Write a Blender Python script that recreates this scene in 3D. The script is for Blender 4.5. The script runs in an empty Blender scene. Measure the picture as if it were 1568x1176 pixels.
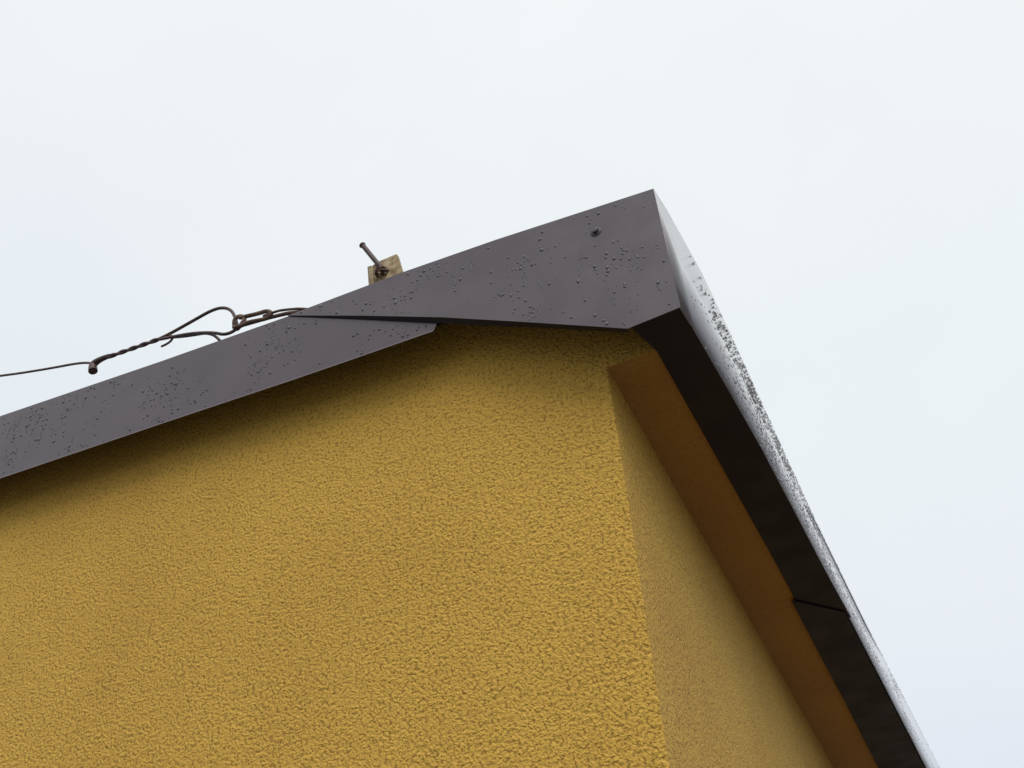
import bpy, bmesh, math, random
import numpy as np
from mathutils import Vector, Matrix, noise
random.seed(7); rng=np.random.default_rng(7)
S=bpy.context.scene
S.view_settings.view_transform='Standard'; S.view_settings.look='None'; S.view_settings.exposure=0
COL=bpy.context.collection

# ---------------------------------------------------------------- helpers
def empty(name):
    o=bpy.data.objects.new(name,None); COL.objects.link(o); o.empty_display_size=0.1; return o
def mesh_obj(name,verts,faces,mat,parent=None,smooth=False):
    me=bpy.data.meshes.new(name); me.from_pydata([tuple(v) for v in verts],[],faces); me.update()
    if mat: me.materials.append(mat)
    if smooth:
        for p in me.polygons: p.use_smooth=True
    o=bpy.data.objects.new(name,me); COL.objects.link(o)
    if parent: o.parent=parent
    return o
def solid(name,verts,faces,mat,parent,th,offset=-1,bev=0.0):
    o=mesh_obj(name,verts,faces,mat,parent)
    m=o.modifiers.new("s",'SOLIDIFY'); m.thickness=th; m.offset=offset
    if bev:
        b=o.modifiers.new("b",'BEVEL'); b.width=bev; b.segments=2
    return o
def prism(name,poly,z0,z1,mat,parent,bev=0.0):
    n=len(poly)
    g=z1 if callable(z1) else (lambda p:z1)
    v=[(p[0],p[1],z0) for p in poly]+[(p[0],p[1],g(p)) for p in poly]
    faces=[tuple(range(n-1,-1,-1)),tuple(range(n,2*n))]+[(i,(i+1)%n,n+(i+1)%n,n+i) for i in range(n)]
    o=mesh_obj(name,v,faces,mat,parent)
    if bev:
        b=o.modifiers.new("b",'BEVEL'); b.width=bev; b.segments=3; b.limit_method='ANGLE'
    return o
def N(nt,t,**k):
    n=nt.nodes.new(t)
    for a,b in k.items(): setattr(n,a,b)
    return n
def newmat(name):
    m=bpy.data.materials.new(name); m.use_nodes=True
    nt=m.node_tree; b=nt.nodes["Principled BSDF"]; return m,nt,b
def ramp(nt,stops):
    r=N(nt,'ShaderNodeValToRGB'); e=r.color_ramp.elements
    while len(e)<len(stops): e.new(0.5)
    for i,(p,c) in enumerate(stops):
        e[i].position=p; e[i].color=(*c,1) if len(c)==3 else c
    return r

# ---------------------------------------------------------------- materials
def mat_stucco(name,strength=0.85,tint=(1,1,1),pit_shade=0.60):
    m,nt,b=newmat(name); L=nt.links
    tc=N(nt,'ShaderNodeTexCoord')
    n1=N(nt,'ShaderNodeTexNoise'); n1.inputs['Scale'].default_value=150; n1.inputs['Detail'].default_value=3; n1.inputs['Roughness'].default_value=0.62; n1.inputs['Distortion'].default_value=0.35
    n2=N(nt,'ShaderNodeTexVoronoi',feature='SMOOTH_F1'); n2.inputs['Scale'].default_value=210; n2.inputs['Smoothness'].default_value=0.5
    n3=N(nt,'ShaderNodeTexNoise'); n3.inputs['Scale'].default_value=2.2; n3.inputs['Detail'].default_value=7
    for n in (n1,n2,n3): L.new(tc.outputs['Object'],n.inputs['Vector'])
    r1=ramp(nt,[(0.33,(0,0,0)),(0.50,(.62,.62,.62)),(0.68,(1,1,1))]); L.new(n1.outputs[0],r1.inputs[0])
    mx=N(nt,'ShaderNodeMath',operation='MULTIPLY_ADD'); mx.inputs[1].default_value=-0.8
    L.new(n2.outputs['Distance'],mx.inputs[0]); L.new(r1.outputs[0],mx.inputs[2])
    bp=N(nt,'ShaderNodeBump'); bp.inputs['Strength'].default_value=strength; bp.inputs['Distance'].default_value=0.004
    L.new(mx.outputs[0],bp.inputs['Height']); L.new(bp.outputs[0],b.inputs['Normal'])
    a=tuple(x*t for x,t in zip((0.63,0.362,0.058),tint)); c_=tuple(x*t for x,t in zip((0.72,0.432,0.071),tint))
    c=ramp(nt,[(0.3,a),(0.7,c_)]); L.new(n3.outputs[0],c.inputs[0])
    c2=N(nt,'ShaderNodeMix',data_type='RGBA',blend_type='MULTIPLY'); c2.inputs[0].default_value=1
    r2=ramp(nt,[(0.38,(pit_shade,pit_shade*.93,pit_shade*.86)),(0.47,(1,1,1))]); L.new(n1.outputs[0],r2.inputs[0])  # darkens the low spots of the grain, painting crevice shade into the colour
    L.new(c.outputs[0],c2.inputs[6]); L.new(r2.outputs[0],c2.inputs[7]); L.new(c2.outputs[2],b.inputs['Base Color'])
    b.inputs['Roughness'].default_value=0.75
    b.inputs['Specular IOR Level'].default_value=0.35
    return m
def mat_metal(name,col,rough=0.38,bump=0.12,scale=220,spec=0.5,coat=0,wave=0.2):
    m,nt,b=newmat(name); L=nt.links
    tc=N(nt,'ShaderNodeTexCoord')
    n=N(nt,'ShaderNodeTexNoise'); n.inputs['Scale'].default_value=7; n.inputs['Detail'].default_value=5
    L.new(tc.outputs['Object'],n.inputs['Vector'])
    c=ramp(nt,[(0.3,tuple(x*0.9 for x in col)),(0.7,tuple(x*1.1 for x in col))]); L.new(n.outputs[0],c.inputs[0]); L.new(c.outputs[0],b.inputs['Base Color'])
    rr=ramp(nt,[(0.35,(rough-.06,)*3),(0.65,(rough+.1,)*3)]); L.new(n.outputs[0],rr.inputs[0]); L.new(rr.outputs[0],b.inputs['Roughness'])
    n2=N(nt,'ShaderNodeTexNoise'); n2.inputs['Scale'].default_value=scale; n2.inputs['Detail'].default_value=2
    L.new(tc.outputs['Object'],n2.inputs['Vector'])
    n3=N(nt,'ShaderNodeTexNoise'); n3.inputs['Scale'].default_value=3.5; L.new(tc.outputs['Object'],n3.inputs['Vector'])
    b1=N(nt,'ShaderNodeBump'); b1.inputs['Strength'].default_value=bump; b1.inputs['Distance'].default_value=0.001; L.new(n2.outputs[0],b1.inputs['Height'])
    b2=N(nt,'ShaderNodeBump'); b2.inputs['Strength'].default_value=wave; b2.inputs['Distance'].default_value=0.02; L.new(n3.outputs[0],b2.inputs['Height']); L.new(b1.outputs[0],b2.inputs['Normal'])
    L.new(b2.outputs[0],b.inputs['Normal']); b.inputs['Specular IOR Level'].default_value=spec
    b.inputs['Coat Weight'].default_value=coat; b.inputs['Coat Roughness'].default_value=0.08; b.inputs['Coat IOR'].default_value=1.5
    return m
def mat_rust(name,a,bc,rough=0.8,sc=90):
    m,nt,b=newmat(name); L=nt.links
    tc=N(nt,'ShaderNodeTexCoord'); n=N(nt,'ShaderNodeTexNoise'); n.inputs['Scale'].default_value=sc; n.inputs['Detail'].default_value=5
    L.new(tc.outputs['Object'],n.inputs['Vector'])
    c=ramp(nt,[(0.35,a),(0.65,bc)]); L.new(n.outputs[0],c.inputs[0]); L.new(c.outputs[0],b.inputs['Base Color'])
    bp=N(nt,'ShaderNodeBump'); bp.inputs['Strength'].default_value=0.6; bp.inputs['Distance'].default_value=0.002
    L.new(n.outputs[0],bp.inputs['Height']); L.new(bp.outputs[0],b.inputs['Normal']); b.inputs['Roughness'].default_value=rough
    return m
STUCCO=mat_stucco("ochre_stucco")
STUCCO2=mat_stucco("ochre_render_smooth_shaded",0.3,(0.60,0.50,0.55),0.85)  # smoother render; the soffit's shade is put into its darker tint
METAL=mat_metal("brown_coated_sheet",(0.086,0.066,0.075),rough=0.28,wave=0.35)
METALW=mat_metal("brown_coated_sheet_wet",(0.12,0.10,0.105),rough=0.3,bump=0.05,coat=1.0)
METALU=mat_metal("brown_sheet_shaded_underside",(0.016,0.011,0.012),rough=0.6,spec=0.25)  # darker copy of the sheet colour, with the shade under the eaves painted in
EDGE=mat_metal("sheet_edge_highlight",(0.20,0.17,0.18),rough=0.4)  # paler copy of the sheet colour, paints light caught on an edge
RUST=mat_rust("rusty_steel",(0.06,0.03,0.02),(0.17,0.105,0.07))
WIREM=mat_rust("dark_wire",(0.04,0.018,0.016),(0.10,0.055,0.045),0.5)
PLATE=mat_rust("weathered_plate",(0.18,0.11,0.05),(0.46,0.36,0.21),sc=60)
GALV=mat_rust("screw_steel",(0.018,0.016,0.016),(0.04,0.035,0.035),0.4)
ROOF=mat_rust("bitumen_felt",(0.04,0.04,0.042),(0.07,0.07,0.07))
CONC=mat_rust("wet_paving",(0.08,0.078,0.075),(0.14,0.135,0.13),sc=3)
def water(name,col,rough,spec,coat):
    m,nt,b=newmat(name); b.inputs['Base Color'].default_value=(*col,1); b.inputs['Roughness'].default_value=rough
    b.inputs['Specular IOR Level'].default_value=spec; b.inputs['Coat Weight'].default_value=coat; b.inputs['Coat Roughness'].default_value=0.02; return m
WATER=water("rain_water",(0.064,0.049,0.056),0.07,0.5,0.0)
WATERS=water("rain_water_wet",(0.10,0.085,0.09),0.05,0.5,1.0)

# ---------------------------------------------------------------- building
bld=empty("garage_building")
XL=-6.0; YB=7.0
def wx(y): return -0.04*y      # side wall is slightly out of square
def wt(p): return 3.13+max(0,-p[0]-0.4)*0.051
prism("walls",[(0,0),(wx(YB),YB),(-.6,YB),(XL,YB),(XL,0),(-.6,0)],0.0,wt,STUCCO,bld,bev=0.003)
def bx(y): return 0.121-0.019*y
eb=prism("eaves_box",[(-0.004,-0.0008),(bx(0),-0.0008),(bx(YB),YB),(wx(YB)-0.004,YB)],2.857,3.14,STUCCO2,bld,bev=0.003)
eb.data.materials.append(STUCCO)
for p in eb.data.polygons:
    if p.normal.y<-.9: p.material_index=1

top=[(-6.0,3.53),(-2.18,3.3307),(-1.67,3.3038),(-1.12,3.270),(-0.72,3.2515),(-0.41,3.243),(-0.25,3.232)]
bot=[(-6.0,3.215),(-2.18,3.0965),(-1.59,3.0765),(-1.03,3.0566),(-0.70,3.043),(-0.5425,3.0385),(-0.343,3.034)]
v=[(x,-0.088,z) for x,z in top]+[(x,-0.088,z) for x,z in bot]
n=len(top)
f=[(i+n,i+n+1,i+1,i) for i in range(n-1)]
solid("front_fascia_sheet",v,f,METAL,bld,0.0015,offset=-1)
v=[(x,-0.0892,z-.0012) for x,z in bot]+[(x,-0.0892,z+0.0008) for x,z in bot]
solid("front_fascia_highlight",v,[(i,i+1,i+1+n,i+n) for i in range(n-1)],EDGE,bld,0.001,offset=1)  # pale strip painting the highlight along the fascia's bottom edge
v=[(x,-0.0875,z) for x,z in bot]+[(x,-0.082,z+0.004) for x,z in bot]
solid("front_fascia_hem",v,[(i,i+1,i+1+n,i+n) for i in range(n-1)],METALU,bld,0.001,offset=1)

# corner cover sheet: one flat folded sheet, tilted slightly so its lower edge stands off
def cy(z): return -0.0905-0.05*(3.2523-z)
cp=[(-0.7347,3.2523),(-0.4118,3.2450),(-0.1794,3.2313),(0.1823,3.1985),(0.1865,2.8460),(0.0814,2.8385),(-0.12,2.948),(-0.3142,3.0515),(-0.52,3.152)]
cv=[(x,cy(z),z) for x,z in cp]
solid("corner_cover_sheet",cv,[(0,8,7,6,5,4,3,2,1)],METAL,bld,0.0015,offset=-1)
low=[cv[i] for i in (0,8,7,6,5)]
drop=[0.0,.0055,.0085,.004,.0]
v=low+[(p[0]-.001,min(-0.0895,p[1]+0.012),p[2]-d) for p,d in zip(low,drop)]
solid("corner_cover_gap_shade",v,[(i,i+1,i+6,i+5) for i in range(4)],METALU,bld,0.001,offset=0)  # dark strip added as the shadow line of the gap below the cover

ys=[-0.094,-0.02,0.2,0.433,0.75,1.1,1.456,2.2,2.898,4.5,7.0]
xb=[.186,.189,.197,.2032,.2075,.210,.2132,.219,.2239,.234,.255]
xt=[.1835,.190,.2005,.2015,.200,.1985,.197,.203,.213,.2394,.275]
nb=len(ys)
def yy(i,z): return ys[i] if i else cy(z)
v=[(xb[i],yy(i,2.853),2.853 if i else 2.846) for i in range(nb)]+[(xt[i]*.5+xb[i]*.5+0.001,yy(i,3.03),3.03) for i in range(nb)]+[(xt[i],yy(i,3.199),3.199) for i in range(nb)]
f=[]
for r in (0,1): f+=[(r*nb+i,r*nb+i+1,(r+1)*nb+i+1,(r+1)*nb+i) for i in range(nb-1)]
side=solid("side_fascia_sheet",v,f,METALW,bld,0.0015,offset=-1)
for p in side.data.polygons: p.use_smooth=True
def strip(name,outer,inner,z,parent=bld):
    v=[(x,y,z) for x,y in outer]+[(x,y,z) for x,y in inner]; k=len(outer)
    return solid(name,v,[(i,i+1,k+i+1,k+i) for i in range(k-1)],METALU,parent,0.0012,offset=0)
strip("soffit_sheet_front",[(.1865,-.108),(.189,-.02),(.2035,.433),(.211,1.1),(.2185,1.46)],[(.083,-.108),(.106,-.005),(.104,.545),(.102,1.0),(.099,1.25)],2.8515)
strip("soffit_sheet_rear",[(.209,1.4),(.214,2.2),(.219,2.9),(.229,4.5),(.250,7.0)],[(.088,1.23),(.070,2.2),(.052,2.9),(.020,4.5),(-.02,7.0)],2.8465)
dz=-0.055
rt=[(0.18,-0.086,3.1965+dz),(-0.41,-0.086,3.241+dz),(-6,-0.086,3.528+dz),(-6,7,3.528+dz),(-0.41,7,3.241+dz),(0.25,7,3.1965+dz),(0.19,.4,3.1965+dz)]
solid("roof_deck",rt,[(0,6,5,4,1),(1,4,3,2)],ROOF,bld,0.03,offset=0)
mesh_obj("left_edge_sheet",[(XL-.01,y,z) for y,z in [(-.09,3.528),(7,3.528),(7,2.9),(-.09,2.9)]],[(0,1,2,3)],METAL,bld)

def lathe(name,prof,origin,axis,mat,parent,seg=24):
    ax=Vector(axis).normalized(); q=Vector((0,0,1)).rotation_difference(ax)
    v=[];f=[]
    for r,h in prof:
        for s in range(seg):
            a=2*math.pi*s/seg; v.append(Vector(origin)+q@Vector((r*math.cos(a),r*math.sin(a),h)))
    k=len(prof)
    for i in range(k-1):
        for s in range(seg): f.append((i*seg+s,i*seg+(s+1)%seg,(i+1)*seg+(s+1)%seg,(i+1)*seg+s))
    f.append(tuple((k-1)*seg+s for s in range(seg)))
    return mesh_obj(name,v,f,mat,parent)
sc=empty("roofing_screw")
lathe("washer",[(0.0120,0),(0.0120,0.0012),(0.010,0.0022)],(0.047,cy(3.134)-.0005,3.134),(0,-1,0),GALV,sc)
lathe("hex_head",[(0.0065,0),(0.0065,0.0045),(0.0045,0.0055)],(0.047,cy(3.134)-.0027,3.134),(0,-1,0),METAL,sc,seg=6)

# ---------------------------------------------------------------- rain drops
def drops(name,place,mat,sub=2):
    bm=bmesh.new(); bmesh.ops.create_icosphere(bm,subdivisions=sub,radius=1)
    bv=np.array([x.co[:] for x in bm.verts]); bf=np.array([[w.index for w in p.verts] for p in bm.faces]); bm.free()
    V=[];Fc=[]
    for i,(c,u,w,nrm,ru,rw,rn) in enumerate(place):
        V.append(np.array(c)+np.outer(bv[:,0]*ru,u)+np.outer(bv[:,1]*rw,w)+np.outer(bv[:,2]*rn,nrm)); Fc.append(bf+i*len(bv))
    V=np.concatenate(V);Fc=np.concatenate(Fc)
    me=bpy.data.meshes.new(name); me.from_pydata(V.tolist(),[],Fc.tolist()); me.update(); me.materials.append(mat)
    me.polygons.foreach_set("use_smooth",[True]*len(me.polygons))
    o=bpy.data.objects.new(name,me); COL.objects.link(o); return o
pl=[]
U=(1,0,0);W=(0,0,1);NN=(0,-1,0)
def ztop(x): return float(np.interp(x,[p[0] for p in top]+[.186],[p[1] for p in top]+[3.198]))
def zlow(x): return float(np.interp(x,[-6,-.7347,-.52,-.3142,-.12,.0814,.186],[4.3,3.2523,3.152,3.0515,2.948,2.8385,2.846]))
def zbot(x): return float(np.interp(x,[p[0] for p in bot],[p[1] for p in bot]))
def surf(x,z): return cy(z) if z>zlow(x) else -0.088
cnt=0
while cnt<1050:
    x=random.uniform(-2.1,.18); zt=ztop(x); zl=zlow(x) if x>-.343 else zbot(x)
    z=random.uniform(zl+.006,zt-.006)
    if -.010<z-zlow(x)<.006: continue
    d=noise.noise(Vector((x*6,z*6,3)))+.5*noise.noise(Vector((x*20,z*20,9)))
    if random.random()>0.28+d*1.2: continue
    y=surf(x,z)
    r=random.choice([.0010,.0013,.0017,.0021,.0027,.0034])*random.uniform(.8,1.2)
    pl.append(((x,y,z),U,W,NN,r,r*random.uniform(1,1.5),r*.5)); cnt+=1
    if random.random()<.07:
        for k in range(random.randint(3,9)):
            x+=random.uniform(-.0025,.0025); z-=.0042
            if z<zl+.008 or -.01<z-zlow(x)<.006: break
            pl.append(((x,surf(x,z),z),U,W,NN,.0016,.0034,.001))
drops("rain_drops",pl,WATER)
pl=[]
for i in range(11000):
    y=0.0+5.6*random.random()**1.15; h=random.random()
    if y<0.5 and random.random()>(y/.5)**1.5*(1.3-h*.6): continue
    b0=float(np.interp(y,ys,xb)); t0=float(np.interp(y,ys,xt)); md=(b0+t0)/2+.001
    x=b0+(md-b0)*h*2 if h<.5 else md+(t0-md)*(h-.5)*2
    r=random.uniform(.001,.0036)
    pl.append(((x,y,2.857+h*.338),(0,1,0),(0,0,1),(1,0,0),r*random.uniform(.8,1.3),r*random.uniform(.9,1.6),r*(.22 if h>.5 else .34)))
drops("rain_drops",pl,WATERS,sub=1)

# ---------------------------------------------------------------- roof-top hardware
def tube(name,pts,r,mat,parent,cyc=False,res=4):
    c=bpy.data.curves.new(name,'CURVE'); c.dimensions='3D'; c.bevel_depth=r; c.bevel_resolution=res; c.use_fill_caps=True
    s=c.splines.new('NURBS'); s.points.add(len(pts)-1)
    for i,p in enumerate(pts):
        s.points[i].co=(*p[:3],1); s.points[i].radius=p[3] if len(p)>3 else 1
    s.order_u=3; s.use_endpoint_u=True; s.use_cyclic_u=cyc; s.resolution_u=8
    c.materials.append(mat)
    o=bpy.data.objects.new(name,c); COL.objects.link(o); o.parent=parent; return o
cab=empty("guy_cable")
tube("strand",[(-4.6,-.2,4.40),(-2.761,-.06,3.800),(-1.772,-.06,3.502),(-1.584,-.06,3.452),(-1.419,-.06,3.414),(-1.40,-.06,3.395)],.0034,WIREM,cab)
tube("sleeve",[(-1.393,-.06,3.368,1.7),(-1.399,-.06,3.383,1.6),(-1.396,-.06,3.398,1.3),(-1.365,-.061,3.402,1),(-1.345,-.06,3.401,.9)],.0072,WIREM,cab)
def twist(name,a,b_,turns,rad,r,mat,par,ph=0):
    a=Vector(a);b_=Vector(b_);d=(b_-a).normalized();e=d.cross(Vector((0,1,0))).normalized();g=d.cross(e)
    nn=int(turns*8); pts=[]
    for i in range(nn+1):
        t=i/nn; an=2*math.pi*turns*t+ph
        pts.append(tuple(a.lerp(b_,t)+e*math.cos(an)*rad+g*math.sin(an)*rad))
    return tube(name,pts,r,mat,par)
for k in (0,math.pi): twist("twisted_wire",(-1.38,-.06,3.401),(-1.165,-.06,3.388),3,.0026,.0040,WIREM,cab,k)
tube("upper_loop",[(-1.18,-.06,3.389),(-1.150,-.06,3.390),(-1.057,-.062,3.405),(-1.006,-.064,3.412),(-.970,-.064,3.407),(-.940,-.062,3.386),(-.925,-.058,3.352),(-.923,-.05,3.330)],.0043,WIREM,cab)
tube("lower_loop",[(-1.17,-.06,3.386),(-1.115,-.062,3.372),(-1.050,-.064,3.353),(-.985,-.062,3.328),(-.955,-.058,3.310),(-.93,-.05,3.318),(-.92,-.046,3.335)],.0043,WIREM,cab)
tube("middle_loop",[(-1.155,-.06,3.385),(-1.11,-.055,3.372),(-1.06,-.05,3.362),(-1.02,-.05,3.352),(-.985,-.045,3.325),(-.96,-.04,3.28)],.0040,WIREM,cab)
tube("upper_tail",[(-1.14,-.06,3.388),(-1.125,-.058,3.378),(-1.14,-.056,3.362),(-1.165,-.056,3.362)],.003,WIREM,cab)
hk=empty("ring_bolt")
cx,cz=-.915,3.338
tube("ring",[(cx+.016*math.cos(a),-.055+.004*math.sin(2*a),cz+.021*math.sin(a)) for a in [i*math.pi/5 for i in range(10)]],.0054,RUST,hk,cyc=True)
tube("hook",[(-.926,-.060,3.322),(-.905,-.062,3.312),(-.885,-.062,3.318),(-.851,-.060,3.312),(-.826,-.058,3.308),(-.812,-.056,3.320),(-.828,-.054,3.340),(-.860,-.054,3.343),(-.895,-.055,3.349),(-.915,-.056,3.352)],.0054,RUST,hk)
tube("shank",[(-.90,-.052,3.325),(-.86,-.05,3.322),(-.83,-.05,3.318),(-.79,-.05,3.311),(-.764,-.05,3.306),(-.707,-.045,3.290),(-.62,-.03,3.25),(-.58,-.01,3.18)],.0050,RUST,hk)
tube("shank_wrap",[(-.84,-.055,3.325),(-.80,-.058,3.322),(-.764,-.056,3.313),(-.72,-.052,3.300),(-.69,-.045,3.285)],.0034,RUST,hk)

ab=empty("anchor_bracket")
pv=[(-.5235,3.3325),(-.516,3.3345),(-.506,3.3405),(-.4507,3.3425),(-.447,3.336),(-.432,3.270),(-.425,3.17),(-.505,3.17),(-.516,3.27)]
k=len(pv)
v=[(x,-.068,z) for x,z in pv]+[(x,-.060,z) for x,z in pv]
o=mesh_obj("plate",v,[tuple(range(k))[::-1],tuple(range(k,2*k))]+[(i,(i+1)%k,k+(i+1)%k,k+i) for i in range(k)],PLATE,ab)
bb=o.modifiers.new("b",'BEVEL'); bb.width=.0015; bb.segments=2
solid("plate_flange",[(-.525,-.069,3.332),(-.508,-.080,3.318),(-.498,-.080,3.19),(-.513,-.069,3.19)],[(0,1,2,3)],PLATE,ab,.004)
tube("rod",[(-.536,-.085,3.400),(-.487,-.068,3.305),(-.470,-.058,3.275)],.0062,WIREM,ab)
lathe("rod_head",[(.0,-.001),(.0075,0),(.0085,.002),(.0075,.004),(.004,.006)],(-.535,-.0847,3.397),(-.49,-.17,.95),RUST,ab,seg=12)
lathe("nut",[(.0,0),(.012,.001),(.012,.010),(.008,.012)],(-.478,-.066,3.290),(-.45,-.25,.86),RUST,ab,seg=6)
tube("wire_wrap",[(-.488+.013*math.cos(a),-.075+.010*math.sin(a),3.285+a*.0012) for a in [i*.7 for i in range(22)]],.0026,RUST,ab)

# ---------------------------------------------------------------- ground
mesh_obj("ground",[(-300,-300,0),(300,-300,0),(300,300,0),(-300,300,0)],[(0,1,2,3)],CONC)

# ---------------------------------------------------------------- camera
R=Vector((0.9025,0.4266,-0.0606));F=Vector((-0.3004,0.7237,0.6212))
F.normalize(); R=(R-F*R.dot(F)).normalized(); D=F.cross(R).normalized()
cam=bpy.data.cameras.new("camera"); co=bpy.data.objects.new("camera",cam); COL.objects.link(co)
co.matrix_world=Matrix((( R.x,-D.x,-F.x,.4196),(R.y,-D.y,-F.y,-1.5106),(R.z,-D.z,-F.z,1.6),(0,0,0,1)))
cam.sensor_width=36; cam.lens=1537/1568*36; cam.clip_start=0.02; cam.clip_end=1000
S.camera=co

# ---------------------------------------------------------------- light
sd=Vector((0.38,-0.62,0.80)).normalized()
l=bpy.data.lights.new("sun",'SUN'); l.energy=1.5; l.angle=math.radians(40); l.color=(1,.98,.95)
lo=bpy.data.objects.new("sun",l); COL.objects.link(lo); lo.rotation_euler=sd.to_track_quat('Z','Y').to_euler()
w=bpy.data.worlds.new("World"); S.world=w; w.use_nodes=True; nt=w.node_tree; L=nt.links
bg=nt.nodes["Background"]; out=nt.nodes["World Output"]
sky=N(nt,'ShaderNodeTexSky',sky_type='NISHITA'); sky.sun_disc=False
sky.sun_elevation=math.asin(sd.z); sky.sun_rotation=math.atan2(sd.x,sd.y)
L.new(sky.outputs[0],bg.inputs[0]); bg.inputs[1].default_value=0.1
tc=N(nt,'ShaderNodeTexCoord'); sp=N(nt,'ShaderNodeSeparateXYZ'); L.new(tc.outputs['Generated'],sp.inputs[0])
rz=ramp(nt,[(0.0,(.35,.37,.40)),(0.12,(.65,.69,.75)),(0.25,(.81,.85,.92)),(0.6,(.88,.93,.95)),(0.78,(.95,.98,.985)),(0.90,(1.0,1.01,1.01)),(1.0,(2.0,2.05,2.1))]); L.new(sp.outputs[2],rz.inputs[0])
cn=N(nt,'ShaderNodeTexNoise'); cn.inputs['Scale'].default_value=1.6; cn.inputs['Detail'].default_value=4; L.new(tc.outputs['Generated'],cn.inputs['Vector'])
rc=ramp(nt,[(0.3,(.94,.95,.98)),(0.7,(1.03,1.03,1.015))]); L.new(cn.outputs[0],rc.inputs[0])
mm=N(nt,'ShaderNodeMix',data_type='RGBA',blend_type='MULTIPLY'); mm.inputs[0].default_value=1
L.new(rz.outputs[0],mm.inputs[6]); L.new(rc.outputs[0],mm.inputs[7])
bg2=N(nt,'ShaderNodeBackground'); L.new(mm.outputs[2],bg2.inputs[0]); bg2.inputs[1].default_value=1.0
ms=N(nt,'ShaderNodeMixShader'); ms.inputs[0].default_value=0.93; L.new(bg.outputs[0],ms.inputs[1]); L.new(bg2.outputs[0],ms.inputs[2]); L.new(ms.outputs[0],out.inputs[0])
